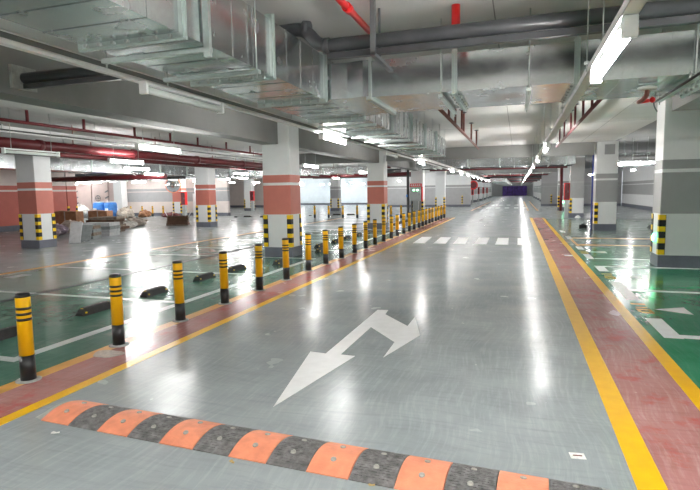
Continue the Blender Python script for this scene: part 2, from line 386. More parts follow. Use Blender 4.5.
# ================================================================ PILLARS
def guard_meshes():
    L = .105; th = .012
    def ell(z0, z1, t_, l):   # L profile outside the corner at origin, legs towards +x and +y
        return MB().prism([(-t_, -t_), (l, -t_), (l, 0), (0, 0), (0, l), (-t_, l)], z0, z1)
    g = ell(0, .78, th, L).mesh('corner_guard'); g.materials.append(MATS['guard_black'])
    y = ell(-.05, .05, th+.004, L-.006).mesh('reflector'); y.materials.append(MATS['guard_yellow'])
    return g, y
GUARD, REFL = guard_meshes()
def pillar(cx, cy, label, band='pink_paint', w_=.72, d_=.6, top=SLAB, guards=(0, 1, 2, 3), z=(1.04, 1.75, 1.81, 2.0), body='white_paint', plinth=.24, group=None, full=None):
    t_ = thing('pillar', label, 'pillar', (cx, cy, 0), 0, group)
    hx, hy = w_/2, d_/2
    bx(-hx, hx, -hy, hy, 0, top).build('shaft', body, t_, bevel=.012)
    bx(-hx-.012, hx+.012, -hy-.012, hy+.012, 0, plinth).build('plinth', 'plinth_paint', t_, bevel=.006)
    if band:
        e = .004
        bx(-hx-e, hx+e, -hy-e, hy+e, z[0], z[1]).build('painted_band', band, t_, bevel=.012)
        bx(-hx-e, hx+e, -hy-e, hy+e, z[2], z[3]).build('painted_band', band, t_, bevel=.012)
    for k in guards:
        sx, sy, rz = ((-1, -1, 0), (1, -1, math.pi/2), (1, 1, math.pi), (-1, 1, -math.pi/2))[k]
        g = put('corner_guard', GUARD, t_, (sx*hx, sy*hy, plinth+.01), (0, 0, rz))
        for q in range(4): put('reflector', REFL, g, (0, 0, .05+q*.227))
    return t_
XA, XB, XC, XD = 3.0, -5.57, -14.15, -22.75
YR = (11.78, 21.38, 30.7, 40.4)
GR = dict(band='grey_paint', z=(1.05, 1.85, 1.91, 2.09), guards=(0, 3))
p = pillar(XB, YR[0], 'pink-banded pillar where the grey beam ends, rising beside the wheel stops')
p = pillar(XB-.1, YR[1], 'pink-banded pillar behind the bollards, level with the crosswalk')
p = pillar(XB-.1, 30.75, 'white pillar behind the electrical cabinet with the red sign', None)
p = pillar(XB-.2, YR[3]+.6, 'plain white pillar past the end of the bollard row', None)
p = pillar(XC, 12.3, 'pink-banded pillar beside the heap of boards and bags', d_=.6)
p = pillar(XC, 21.5, 'pink-banded pillar beside the overturned brown tray')
p = pillar(XC-.3, 40.9, 'pale grey pillar in the far bay behind four short posts', 'wall_grey_paint')
p = pillar(-22.5, 21.4, 'pink pillar at the end of the pink wall', 'wall_pink_paint', z=(.25, 1.8, 1.88, 2.08), body='cream_paint')
p = pillar(XD, 31.3, 'orange-banded pillar carrying the round convex mirror', 'pink_paint')
p = pillar(-28.2, 31.7, 'plain white pillar beside the pinkish shelter door', None, guards=())
p = pillar(-23, 41.8, 'white pillar with red cabinet in the far left bay', None)
pr0 = pillar(XA, YR[0]-.02, 'grey-banded pillar with green exit light, beside the white bay triangles', **GR)
pr1 = pillar(XA+.08, YR[1], 'grey-banded pillar with a square grey patch near its top', **GR)
bx(-.1, .24, -.312, -.3, 2.78, 3.14).build('grey_patch', 'grey_paint', pr1)
pr2 = pillar(XA, YR[2]-.2, 'grey pillar beside the red hose cabinet', 'grey_paint', z=(1.05, 1.9, 1.9, 3.2), w_=.68, guards=(0, 3))
pr3 = pillar(XA+.1, YR[3]+.1, 'grey-banded pillar with white exit light low on its face', **GR)
for k, y in enumerate((59.8, 69.3, 78.8, 88.3, 97.8, 107.3)):
    pillar(-5.4, y, 'pale banded pillar along the left of the far lane', 'cabinet_grey', guards=(), group='far lane pillars on the left')
    if k < 5: pillar(2.95, y, 'pale banded pillar along the right of the far lane', 'cabinet_grey', guards=(), group='far lane pillars on the right')
# guards fixed to far walls
def wall_guard(x, y, label):
    g = put('corner_guard', GUARD); g.location = (x, y, .25); tag(g, label, 'corner guard')
    for q in range(4): put('reflector', REFL, g, (0, 0, .05+q*.227))
wall_guard(2.8, 49.98, 'black and yellow guard strip on the grey far wall')
wall_guard(-5.05, 49.98, 'black and yellow guard strip on the pale far wall beside the white pillar')

# ================================================================ BOLLARDS
def make_bollard():
    t_ = thing('bollard', 'yellow steel bollard with three black bands, in the row along the red strip', 'bollard', group='row of yellow bollards along the lane')
    MB().lathe([(.058, .215), (.058, .735), (.054, .748), (.02, .752)], 20).build('post', 'bollard_yellow', t_)
    MB().lathe([(.061, 0), (.061, .225)], 20).build('black_sleeve', 'bollard_black', t_)
    for z in (.525, .572, .619): MB().lathe([(.0595, z), (.0595, z+.022)], 20).build('black_band', 'bollard_black', t_)
    MB().lathe([(.0595, .725), (.0595, .74), (.05, .757), (.01, .76)], 20).build('top_cap', 'bollard_black', t_)
    MB().lathe([(.1, 0), (.1, .006), (.066, .012)], 20).build('base_plate', 'dust_grey', t_)
    return t_
def ordn(n): return ['', 'first', 'second', 'third', 'fourth', 'fifth', 'sixth', 'seventh', 'eighth', 'ninth', 'tenth', 'eleventh', 'twelfth', 'thirteenth', 'fourteenth', 'fifteenth', 'sixteenth', 'seventeenth', 'eighteenth', 'nineteenth', 'twentieth', 'twenty-first', 'twenty-second', 'twenty-third', 'twenty-fourth', 'twenty-fifth', 'twenty-sixth', 'twenty-seventh'][n]
bol = make_bollard()
BY = [3.25, 4.31, 5.38, 6.4, 7.44, 8.46, 9.55, 10.54, 11.57, 12.6, 13.66, 14.66, 15.66, 16.72, 17.66, 18.64, 19.7, 20.7, 21.75, 22.7, 23.6, 24.6, 25.5, 26.5, 27.5, 28.6, 29.7]
for k, y in enumerate(BY):
    o = bol if k == 0 else dup(bol, (-3.97, y, .002))
    o.location = (-3.97+random.uniform(-.012, .012), y, .0016); o.rotation_euler = (R(random.uniform(-.6, .6)), R(random.uniform(-.6, .6)), random.random()*6)
    o['label'] = 'yellow bollard nearest the speed hump, black foot and three black bands' if k == 0 else '%s yellow bollard from the speed hump along the red strip' % ordn(k+1)
    if k == 1: o['label'] = 'yellow bollard standing beside the pale plaster patch'
def short_post(x, y, label, group, h=.75):
    o = dup(bol, (x, y, .001), 0, label, group); o.scale = (1, 1, h/.75)
for x in (-11.8, -10.88, -9.98, -9.08): short_post(x, 29.5, 'yellow post with black foot in front of the pale far pillar', 'four yellow posts before the far bay')
for x in (-7.0, -6.4): short_post(x, 29.4, 'yellow post near the electrical cabinet', 'yellow posts near the cabinet')
for x in (-26.9, -25.9, -25.0, -24.1): short_post(x, 31.2, 'yellow post in front of the pale rear wall', 'yellow posts along the rear wall')

# ================================================================ WHEEL STOPS
def make_stop():
    t_ = thing('wheel_stop', 'black rubber wheel stop with yellow reflectors in the bollard-side bays', 'wheel stop', group='wheel stops in the left bays')
    prof = [(-.075, 0), (.075, 0), (.05, .085), (.035, .1), (-.035, .1), (-.05, .085)]
    mb = MB(); n = len(prof)
    st = [(-.28, .35), (-.25, .8), (-.2, 1), (.2, 1), (.25, .8), (.28, .35)]
    vs = [(x, y, z*s) for y, s in st for x, z in prof]
    fs = [(i*n+k, i*n+(k+1) % n, (i+1)*n+(k+1) % n, (i+1)*n+k) for i in range(len(st)-1) for k in range(n)]
    fs += [tuple(reversed(range(n))), tuple((len(st)-1)*n+k for k in range(n))]
    mb.add([(-x, y, z) for x, y, z in vs], fs)
    mb.build('rubber_block', 'rubber_black', t_)
    for y in (-.225, .225):
        bx(-.018, .018, y-.01, y+.01, .085, .092).build('reflector', 'guard_yellow', t_)
        bx(.056, .07, y-.014, y+.014, .03, .05).build('reflector', 'guard_yellow', t_)
    for y in (-.1, .1): MB().lathe([(.014, .098), (.014, .104)], 8, (0, y)).build('bolt', 'steel_grey', t_)
    return t_
ws = make_stop()
SY = [(-5.45, 4.15), (-5.44, 5.52), (-5.46, 6.75), (-5.5, 8.2), (-5.46, 9.3), (-5.0, 10.4), (-4.95, 12.75), (-5.4, 13.9), (-5.4, 15.2), (-5.42, 16.4), (-5.4, 17.7), (-5.4, 18.9), (-5.4, 23.4), (-5.4, 24.6), (-5.4, 26), (-5.4, 27.2)]
SY = [(x, y) for x, y in SY]
for k, (x, y) in enumerate(SY):
    o = ws if k == 0 else dup(ws, (x, y, .001))
    o.location = (x, y, .001); o.rotation_euler = (0, 0, R(random.uniform(-4, 4)))
    o['label'] = 'black rubber wheel stop, %s from the speed hump in the bays behind the bollards' % ordn(k+1)
dup(ws, (5.0, 22.6, .001), .4, 'black rubber wheel stop lying alone beyond the right pillars', 'lone wheel stop')
for k, (x, y) in enumerate(((-16.9, 30.4), (-15.6, 30.2), (-14.4, 30.0), (-11.6, 33), (-10.6, 33))): dup(ws, (x, y, .001), 1.57, 'small dark wheel stop on the far left floor', 'far wheel stops')

# ================================================================ SPEED HUMP
sh = thing('speed_hump', 'rubber speed hump of alternating orange and black modules across the lane', 'speed hump', (-3.17, 2.66, .0), math.atan(-.047))
NP = 10; HW = .36; HH = .05
def hump_profile(): return [(HW*k/NP, HH*math.sin(math.pi*k/NP)**.75 if 0 < k < NP else .006) for k in range(NP+1)]
def hump_seg(i0, i1, mat, name, grooves):
    mb = MB(); pr = hump_profile(); vs = []
    nx = 9 if grooves else 2
    for q in range(nx):
        x = i0+(i1-i0)*q/(nx-1)
        vs += [(x, y, z) for y, z in pr]+[(x, HW, 0), (x, 0, 0)]
    n = NP+3
    fs = [(a*n+k, (a+1)*n+k, (a+1)*n+(k+1) % n, a*n+(k+1) % n) for a in range(nx-1) for k in range(n)]
    fs += [tuple(range(n)), tuple(reversed([(nx-1)*n+k for k in range(n)]))]
    mb.add(vs, fs)
    if grooves:    # raised tread bars across the module
        for k in range(1, NP-1):
            for f in (.0, .5):
                y0 = pr[k][0]+(pr[k+1][0]-pr[k][0])*f; z0 = pr[k][1]+(pr[k+1][1]-pr[k][1])*f
                for q in range(3):
                    xa = i0+.012+(i1-i0-.024)*(q/3)+(.02 if (k*2+int(f*2)) % 2 else 0); xb = min(xa+(i1-i0)/3-.03, i1-.006)
                    mb.obox((xa, y0, z0), (xb, y0, z0), .008, .007)
    return mb.build(name, mat, sh)
PIT = .2572
for k in range(14):
    org = k % 2 == 0
    sg = hump_seg(k*PIT+.003, (k+1)*PIT-.003, 'hump_orange' if org else 'hump_black', 'orange_module' if org else 'black_module', not org)
    for y, z in ((.105, .0425), (.255, .0425)):
        MB().lathe([(.017, -.004), (.017, .005), (.012, .008), (.006, .004)], 10).build('bolt', 'bolt_grey', sg, (k*PIT+PIT/2, y, z), (R(18) if y < .18 else R(-18), 0, 0))
for x, s in ((0, -1), (14*PIT, 1)):
    mb = MB(); pr = hump_profile(); n = NP+1; vs = []
    for q, f in ((0, 1), (.05, .75), (.085, .15)):
        vs += [(x+s*q, HW/2+(y-HW/2)*(1-q*1.6), z*f) for y, z in pr]
    mb.add(vs, [(a*n+k, (a+1)*n+k, (a+1)*n+k+1, a*n+k+1) if s > 0 else (a*n+k+1, (a+1)*n+k+1, (a+1)*n+k, a*n+k) for a in range(2) for k in range(n-1)])
    mb.build('end_cap', 'dust_grey', sh)
# litter
def scrap(name, x, y, s, mat, label, cat, rz=0, asp=.5):
    mb = MB(); n = 9; vs = []
    for k in range(n):
        a = 2*math.pi*k/n; rr_ = s*(1+.25*math.sin(2.3*k))
        vs.append((rr_*math.cos(a), asp*rr_*math.sin(a), .003+.006*abs(math.sin(k*1.7))))
    vs2 = [(a, b_, c_+.0018) for a, b_, c_ in vs]
    mb.add(vs+vs2, [tuple(reversed(range(n))), tuple(range(n, 2*n))]+[(k, (k+1) % n, n+(k+1) % n, n+k) for k in range(n)])
    o = mb.build(name, mat, None, (x, y, 0), (0, 0, rz)); tag(o, label, cat)
pg = thing('paper_scrap', 'torn white label stuck to the grey lane floor', 'paper', (.36, 3.175, .0005), .12)
bx(-.042, .042, -.035, .035, 0, .0025).build('sheet', 'scrap_paper', pg); bx(-.026, .026, -.006, .008, .0025, .0032).build('print', 'rust_bar', pg)
scrap('leaf_litter', -2.9, 2.53, .03, 'scrap_paper', 'crumpled pale scrap in front of the speed hump', 'litter', .3)
scrap('leaf_litter', -1.57, 2.535, .022, 'leaf_ochre', 'small ochre leaf against the hump edge', 'litter', -.6)
scrap('leaf_litter', -.72, 2.53, .02, 'leaf_ochre', 'brown leaf fragment at the foot of a black hump module', 'litter', .2)

# ================================================================ DUCTS
def rect_ring(axis, pos, th, a0, a1, z0, z1, wd):
    """rectangular flange collar around a duct"""
    mb = MB()
    def b(p0, p1, q0, q1):
        if axis == 'y': mb.box(p0, p1, pos-th/2, pos+th/2, q0, q1)
        else: mb.box(pos-th/2, pos+th/2, p0, p1, q0, q1)
    b(a0-wd, a1+wd, z0-wd, z0); b(a0-wd, a1+wd, z1, z1+wd); b(a0-wd, a0, z0, z1); b(a1, a1+wd, z0, z1)
    return mb
def duct(label, axis, l0, l1, a0, a1, z0, z1, joints, mats=('galv',), ribs=.3, hangers=(), top=SLAB, bolts=False, group=None, flange_w=.028):
    if axis == 'y': loc = ((a0+a1)/2, l0, z0)
    else: loc = (l0, (a0+a1)/2, z0)
    t_ = thing('air_duct', label, 'air duct', (0, 0, 0), 0, group)
    ends = [l0]+list(joints)+[l1]
    for i in range(len(ends)-1):
        e0, e1 = ends[i], ends[i+1]
        mb = MB()
        if axis == 'y': mb.box(a0, a1, e0, e1, z0, z1)
        else: mb.box(e0, e1, a0, a1, z0, z1)
        s_ = mb.build('duct_section', mats[i % len(mats)], t_)
        n = int((e1-e0)/ribs) if ribs else 0
        if n:
            rb = MB()
            for q in range(1, n):
                x = e0+(e1-e0)*q/n; h = .004
                if axis == 'y': rb.box(a0-h, a1+h, x-.006, x+.006, z0-h, z1+h)
                else: rb.box(x-.006, x+.006, a0-h, a1+h, z0-h, z1+h)
            rb.build('stiffening_rib', mats[i % len(mats)], s_)
    for j in joints:
        fl = rect_ring(axis, j, .05, a0, a1, z0, z1, flange_w).build('flange', 'galv_flange', t_)
        rect_ring(axis, j, .012, a0-flange_w, a1+flange_w, z0-flange_w, z1+flange_w, .012).build('flange_lip', 'galv_flange', fl)
        if bolts:
            bm_ = MB()
            n = 7
            for q in range(n):
                a = a0+(a1-a0)*(q+.5)/n
                for s in (-1, 1):
                    p0 = (a, j+s*.025, z0-.018) if axis == 'y' else (j+s*.025, a, z0-.018)
                    p1 = (a, j+s*.05, z0-.018) if axis == 'y' else (j+s*.05, a, z0-.018)
                    bm_.sweep([p0, p1], .012, 6)
            tag(bm_.build('flange_bolt', 'zinc_rod', fl), kind='stuff')
    for hpos in hangers:
        mb = MB(); ov = .06
        if axis == 'y': mb.box(a0-ov, a1+ov, hpos-.022, hpos+.022, z0-.06, z0-.03)
        else: mb.box(hpos-.022, hpos+.022, a0-ov, a1+ov, z0-.06, z0-.03)
        hb = mb.build('hanger_bar', 'galv_flange', t_)
        for a in (a0-.035, a1+.035):
            p0 = (a, hpos, z0-.09) if axis == 'y' else (hpos, a, z0-.09)
            p1 = (p0[0], p0[1], top)
            if axis == 'y' and 2 < hpos < 3.4 and a > a0: MB().obox(p0, p1, .045, .03).build('hanger_channel', 'galv_flange', hb)
            else: MB().sweep([p0, p1], .006, 6).build('hanger_rod', 'zinc_rod', hb)
    return t_
DZ0, DZ1 = 2.55, 3.0
main = duct('long galvanised air duct running along the lane above the bollard side', 'y', -6, 15.1, -2.73, -1.98, DZ0, DZ1,
            (-3.2, -2, -.8, .4, 1.6, 2.82, 4.05, 5.3, 6.75, 8.4, 10, 11.6, 13.2), ('galv', 'galv', 'galv_stained'), .29, (.9, 3.05, 3.72, 7.2, 8.8, 9.6, 10.6, 11.3, 12.4, 13.6, 14.6), bolts=True)
# corrugated end and square take-off towards the cross duct
for k in range(14):
    y = 9.0+k*.4
    rect_ring('y', y, .05, -2.73, -1.98, DZ0, DZ1, .012).build('corrugation', 'galv', main)
tk = MB()
pr_a = [(-1.98, 5.36), (-1.74, 5.36), (-1.56, 5.33), (-1.5, 5.33), (-1.5, 6.53), (-1.56, 6.53), (-1.74, 6.62), (-1.98, 6.7)]
tk.prism(pr_a, DZ0+.005, 2.925)
tk.build('take_off', 'galv_stained', main)
cross = duct('wide galvanised cross duct spanning the lane overhead', 'x', -1.5, 8.2, 5.36, 6.5, DZ0, 2.92, (-.62, .5, 1.66, 2.8, 4.0, 5.2, 6.4), ('galv', 'galv_stained', 'galv', 'galv_stained'), .3, (-.75, .08, 1.45, 3.6), bolts=True)
for x, y0 in ((-1.5, 5.36),): rect_ring('x', -1.5, .05, 5.36, 6.5, DZ0, 2.92, .028).build('flange', 'galv_flange', cross)
far1 = duct('galvanised cross duct just behind the concrete beam over the lane', 'x', -5.1, 2.6, 27.2, 28.2, 2.735, 3.14, (-4, -2.45, -.9, .65, 2.2), ('galv',), .35, (-4.2, -.2, 1.4))
far2 = duct('galvanised duct crossing the left bays between the pillars', 'x', -13.6, -6.1, 23.2, 24.1, 2.42, 2.7, (-12.4, -11.2, -10, -8.8, -7.6), ('galv',), .35, (-11.8, -9.4, -7))
far3 = duct('galvanised duct beyond the pink pillar on the far left', 'y', 6, 30, -16.6, -15.5, 2.48, 2.9, (8, 10, 12, 14, 16, 18, 20, 22, 24, 26, 28), ('galv',), 0, (9, 15, 21, 27))
far4 = duct('grey duct crossing above the right-hand bays', 'x', 3.6, 8.4, 26.6, 27.6, 2.55, 3.1, (4.6, 5.6, 6.6, 7.6), ('galv',), .35, (5.1, 7.1), top=SLAB+.32)
far5 = duct('dull duct crossing the far end of the lane', 'x', -4.2, 2.4, 43, 44, 2.74, 3.07, (-3.6, -1.8, -.6, .6, 1.8), ('galv',), .35, (-2.4, .2))
far6 = duct('long dull duct down the middle of the far lane', 'y', 52, 110, -2.6, -1.2, 2.3, 2.66, tuple(range(56, 110, 6)), ('galv',), 0, (60, 72, 84, 96))
far7 = duct('galvanised duct along the rear-left wall', 'x', -34, -20, 29.2, 30.0, 2.55, 2.9, (-32, -30, -28, -26, -24, -22), ('galv',), 0, (-31, -27, -23))

# ================================================================ PIPES
def pipe(name, label, pts, r, mat, cat='pipe', rad=.12, n=14, group=None):
    t_ = thing(name, label, cat, (0, 0, 0), 0, group)
    MB().sweep(rounded(pts, rad) if len(pts) > 2 else pts, r, n).build('pipe_run', mat, t_)
    return t_
PY = 4.72
pg_ = pipe('drain_pipe', 'thick dark grey drain pipe stepping over the duct and across the lane', [(-5.52, PY, 2.93), (-3.3, PY, 2.93), (-3.02, PY, 3.1), (-1.95, PY, 3.11), (-1.8, PY, 2.93), (8.2, PY, 2.96)], .062, 'pipe_grey', rad=.1)
MB().obox((-5.5, PY, 2.835), (-3.3, PY, 2.835), .05, .05).build('support_channel', 'pipe_grey', pg_)
MB().obox((-1.72, PY, 2.83), (8.2, PY, 2.855), .06, .055).build('support_channel', 'pipe_grey', pg_)
for x0, x1, z0_, z1_ in ((-1.96, -1.9, 3.11, 3.10), (-1.76, -1.70, 2.93, 2.93), (-3.28, -3.22, 2.93, 2.935), (2.2, 2.3, 2.94, 2.94)): MB().sweep([(x0, PY, z0_), (x1, PY, z1_)], .074, 14).build('collar', 'pipe_grey', pg_)
for x in (-1.25, 1.9, 4.6):
    h = bx(x-.022, x+.022, PY-.13, PY-.09, 2.78, SLAB).build('hanger_post', 'steel_grey', pg_)
    bx(x-.022, x+.022, PY-.13, 5.3, 2.77, 2.8).build('hanger_arm', 'steel_grey', h)
    MB().sweep([(x, PY+.12, 2.8), (x, PY+.12, SLAB)], .012, 6).build('hanger_rod', 'steel_grey', h)
o = bx(-5.5, -5.46, PY-.16, PY+.16, 2.8, 3.06).build('wall_sleeve', 'dust_grey', pg_)
rp = pipe('fire_pipe', 'bright red pipe angled under the slab behind the grey drain pipe', [(-1.43, 3.2, 3.15), (-1.43, 5.2, 3.15)], .03, 'bright_red')
MB().sweep([(-1.43, 4.4, 3.15), (-1.43, 4.5, 3.15)], .042, 12).build('coupling', 'bright_red', rp)
MB().sweep([(-1.43, 4.2, 3.15), (-1.43, 4.2, SLAB)], .01, 6).build('hanger_rod', 'zinc_rod', rp)
rp = pipe('fire_pipe', 'bright red vertical pipe dropping from the slab onto the cross duct', [(-.57, 5.0, SLAB), (-.57, 5.0, 2.95)], .04, 'bright_red')
MB().sweep([(-.57, 5.0, 2.95), (-.57, 5.0, 2.88)], .052, 12).build('coupling', 'rust_bar', rp)

def sprinkler_line(x, y0, y1, z, ups, label, mat='rust_bar', r=.028):
    t_ = pipe('sprinkler_pipe', label, [(x, y0, z), (x, y1, z)], r, mat)
    for y in ups:
        u_ = MB().sweep([(x, y, z), (x, y, z+.4)], .02, 8).build('riser', mat, t_)
        MB().lathe([(.016, .4), (.06, .415), (.06, .425), (.01, .44)], 10).build('sprinkler_head', 'steel_grey', u_, (x, y, z))
    for y in (y0+.4, y1-.3): MB().sweep([(x, y, z), (x, y, SLAB)], .008, 6).build('hanger_rod', 'zinc_rod', t_)
    return t_
sprinkler_line(-1.08, 7.2, 15.2, 2.72, (8.6, 9.5, 10.6, 11.0, 12.8, 14.4), 'rusty red sprinkler pipe with risers, left of the ceiling lamps')
sprinkler_line(1.0, 7.2, 15.6, 2.72, (8.4, 9.5, 10.8, 11.6, 13.2, 14.6), 'rusty red sprinkler pipe with risers, right of the ceiling lamps', 'red_pipe_paint')
t_ = pipe('sprinkler_pipe', 'thin red sprinkler pipe with drops over the left bays', [(-9.15, 2, 3.0), (-9.15, 22.4, 3.0), (-9.15, 22.4, SLAB-.01)], .032, 'red_pipe_paint')
for y in (7.9, 9.3, 10.9, 12.3, 13.6, 15.2, 16.8, 18.6, 21): MB().sweep([(-9.15, y, 3.0), (-9.15, y, SLAB-.004)], .03, 8).build('riser', 'red_pipe_paint', t_)
t_ = pipe('fire_main', 'thick dark red fire main running through the left bays', [(-10.2, 2, 2.7), (-10.2, 22.5, 2.7), (-10.2, 22.5, SLAB)], .11, 'red_pipe_paint')
for y in range(3, 20, 3):
    MB().sweep([(-10.2, y, 2.7), (-10.2, y+.12, 2.7)], .13, 14).build('coupling', 'red_pipe_paint', t_)
    MB().sweep([(-10.2, y+1, 2.8), (-10.2, y+1, SLAB)], .012, 6).build('hanger_rod', 'rust_bar', t_)
t_ = pipe('fire_main', 'dark red pipe beside the thick fire main', [(-11.6, 2, 2.66), (-11.6, 22.5, 2.66), (-11.6, 22.5, SLAB)], .06, 'red_pipe_paint')
for y in range(4, 21, 4): MB().sweep([(-11.6, y, 2.7), (-11.6, y, SLAB)], .012, 6).build('hanger_rod', 'rust_bar', t_)
t_ = pipe('water_pipe', 'dark pipe running along the left bays above the lamps', [(-12.6, 2, 2.72), (-12.6, 22.5, 2.72), (-12.6, 22.5, SLAB)], .05, 'pipe_grey')
for y in range(4, 21, 4): MB().sweep([(-12.6, y, 2.7), (-12.6, y, SLAB)], .012, 6).build('hanger_rod', 'steel_grey', t_)
t_ = pipe('fire_main', 'dark red pipe crossing behind the pillars on the left', [(-13.7, 25.2, 2.75), (-6, 25.2, 2.75)], .06, 'red_pipe_paint')
for x in (-12, -9, -7): MB().sweep([(x, 25.2, 2.75), (x, 25.2, SLAB)], .012, 6).build('hanger_rod', 'rust_bar', t_)
t_ = pipe('fire_main', 'dark red pipe crossing over the far lane', [(-5.1, 31.6, 2.78), (2.6, 31.6, 2.78)], .07, 'red_pipe_paint')
for x in (-4, -1, 2): MB().sweep([(x, 31.6, 2.78), (x, 31.6, SLAB)], .012, 6).build('hanger_rod', 'rust_bar', t_)
t_ = pipe('water_pipe', 'dark pipe crossing over the far lane beside the red one', [(-5.1, 29, 2.8), (2.6, 29, 2.8)], .1, 'pipe_grey')
for x in (-4, -1, 2): MB().sweep([(x, 29, 2.8), (x, 29, SLAB)], .012, 6).build('hanger_rod', 'steel_grey', t_)
for k, (y, z, r, mt) in enumerate(((47, 2.82, .12, 'red_pipe_paint'), (58, 2.84, .15, 'pipe_grey'), (66, 2.84, .12, 'red_pipe_paint'), (76, 2.84, .16, 'pipe_grey'), (88, 2.84, .14, 'red_pipe_paint'))):
    t_ = pipe('fire_main' if 'red' in mt else 'water_pipe', ('dark red' if 'red' in mt else 'dark grey')+' pipe across the distant part of the lane', [(-4.2 if y < 50 else -6.1, y, z), (2.4 if y < 50 else 3.3, y, z)], r, mt, group='distant '+('red' if 'red' in mt else 'grey')+' cross pipes')
    for x in (-3, 1): MB().sweep([(x, y, z), (x, y, SLAB)], .015, 6).build('hanger_rod', 'rust_bar', t_)
def ladder(label, x0, x1, y, z, step=2.0):
    t_ = thing('cable_ladder', label, 'cable ladder')
    for dy in (0, .4): bx(x0, x1, y+dy, y+dy+.03, z, z+.1).build('side_rail', 'tray_dark', t_)
    n = int((x1-x0)/.5); mb = MB()
    for k in range(n): mb.box(x0+.2+k*.5, x0+.25+k*.5, y+.03, y+.4, z+.02, z+.05)
    mb.build('rungs', 'tray_dark', t_)
    bx(x0, x1, y+.08, y+.34, z+.05, z+.11).build('cables', 'guard_black', t_)
    x = x0+.6
    while x < x1:
        MB().sweep([(x, y+.015, z+.1), (x, y+.015, SLAB)], .01, 6).build('hanger_rod', 'steel_grey', t_); x += step
ladder('dark cable ladder crossing above the heap on the left', -21.9, -14.6, 20.2, 2.28)
ladder('dark cable ladder crossing between the second pair of pink pillars', -13.7, -6.1, 26.2, 2.5)
ladder('dark cable ladder in front of the rear left wall', -35.5, -19.6, 26.0, 2.6)
ladder('dark cable ladder crossing the far middle bays', -13.7, -6.2, 34, 2.5)
for k, (x0, x1, y, z, r, mt, lb) in enumerate(((-22, -14.6, 19.2, 2.36, .1, 'red_pipe_paint', 'dark red pipe above the heap by the pink wall'), (-35, -19, 24.6, 2.75, .12, 'pipe_grey', 'dark grey pipe across the rear left bay'), (-13.6, -6, 27.6, 2.66, .1, 'pipe_grey', 'dark grey pipe across the middle left bays'), (-13.6, -6, 31.5, 2.6, .12, 'red_pipe_paint', 'dark red pipe across the far middle bays'))):
    t_ = pipe('service_pipe', lb, [(x0, y, z), (x1, y, z)], r, mt)
    x = x0+.8
    while x < x1: MB().sweep([(x, y, z), (x, y, SLAB)], .012, 6).build('hanger_rod', 'steel_grey', t_); x += 2.2
# right-hand bays: vertical red pipes and hangers under the high slab
t_ = pipe('fire_pipe', 'pair of dark red drops under the high slab behind the near pillar', [(3.9, 15.2, 3.3), (3.9, 15.9, 3.3)], .03, 'red_pipe_paint')
for y in (15.25, 15.5, 15.8): MB().sweep([(3.9, y, 3.57), (3.9, y, 2.95)], .022, 8).build('riser', 'red_pipe_paint', t_)
t_ = pipe('water_pipe', 'dark pipe crossing the right-hand bays beneath the duct', [(3.4, 25.6, 2.85), (8.55, 25.6, 2.85)], .12, 'tray_dark')
for x in (4.4, 7): MB().sweep([(x, 25.6, 2.8), (x, 25.6, SLAB+.32)], .015, 6).build('hanger_rod', 'steel_grey', t_)
t_ = pipe('fire_pipe', 'red standpipe rising beside the grey pillar', [(2.9, 39.6, 0), (2.9, 39.6, SLAB)], .1, 'red_pipe_paint')
t_ = pipe('cable_conduit', 'dark blue conduit running up beside the patched pillar', [(2.66, 21.5, .0), (2.66, 21.5, SLAB)], .03, 'blue_cable')
# red valve on the duct underside by the near pillar
vv = thing('fire_valve', 'red lever valve with white gauge plate under the cross duct', 'valve', (1.16, 5.72, 2.475))
MB().lathe([(.075, .02), (.085, .03), (.085, .045), (.05, .055)], 18).build('gauge_plate', 'white_paint', vv)
MB().sweep(rounded([(0, 0, .03), (0, 0, -.03), (-.02, .12, -.06), (-.03, .2, -.06)], .03), .022, 10).build('lever', 'rust_bar', vv)
MB().sweep([(-.03, .2, -.06), (.06, .2, -.05)], .02, 10).build('handle', 'bright_red', vv)
MB().lathe([(.005, -.03), (.026, -.015), (.026, .012), (.01, .028)], 12).build('knob', 'bright_red', vv, (.09, .2, -.045))
MB().sweep(rounded([(.1, .2, -.05), (.13, .3, -.1), (.17, .36, -.14)], .04), .008, 6).build('hose_tail', 'steel_grey', vv)
MB().sweep([(0, 0, .04), (0, 0, .05)], .03, 8).build('stub', 'steel_grey', vv)
o = MB().sweep([(1.4, 6.5, 2.49), (1.4, 4.6, 2.49)], .012, 8)
rb_ = thing('support_rod', 'dark support rod slung under the cross duct beside the red valve', 'rod'); o.build('rod_bar', 'guard_black', rb_)
for y in (6.5, 5.3): MB().sweep([(1.4, y, 2.49), (1.4, y, 2.56)], .008, 6).build('clip', 'zinc_rod', rb_)

# ================================================================ CABLE TRAYS AND LAMPS
def tray(label, x0, x1, y0, y1, z0, z1, seg=2.4, hang=2.3, shade_rail=True):
    t_ = thing('cable_tray', label, 'cable tray')
    y = y0
    while y < y1-.01:
        e = min(y+seg, y1)
        MB().box(x0, x1, y, e-.006, z0, z0+.004).box(x0, x0+.004, y, e-.006, z0, z1).box(x1-.004, x1, y, e-.006, z0, z1).build('tray_length', 'tray_white', t_)
        y = e
    if shade_rail:
        bx(x0+.055, x1-.04, y0, y1, z0-.003, z0).build('shaded_base', 'tray_dark', t_)  # dark strip paints in the shade on the tray underside
        bx(x0-.03, x0+.03, y0, y1, z0-.03, z0).build('lamp_rail', 'tray_white', t_)
    y = y0+.9
    while y < min(y1, 60):
        if 27.1 < y < 28.35 or 42.9 < y < 44.15: y += 1.0; continue    # no rod through a duct
        for x in (x0-.012, x1+.012):
            MB().sweep([(x, y, z0-.005), (x, y, SLAB)], .005, 5).build('hanger_rod', 'zinc_rod', t_)
        bx(x0-.03, x1+.03, y-.018, y+.018, z1, z1+.02).build('hanger_bar', 'zinc_rod', t_)
        y += hang
    return t_
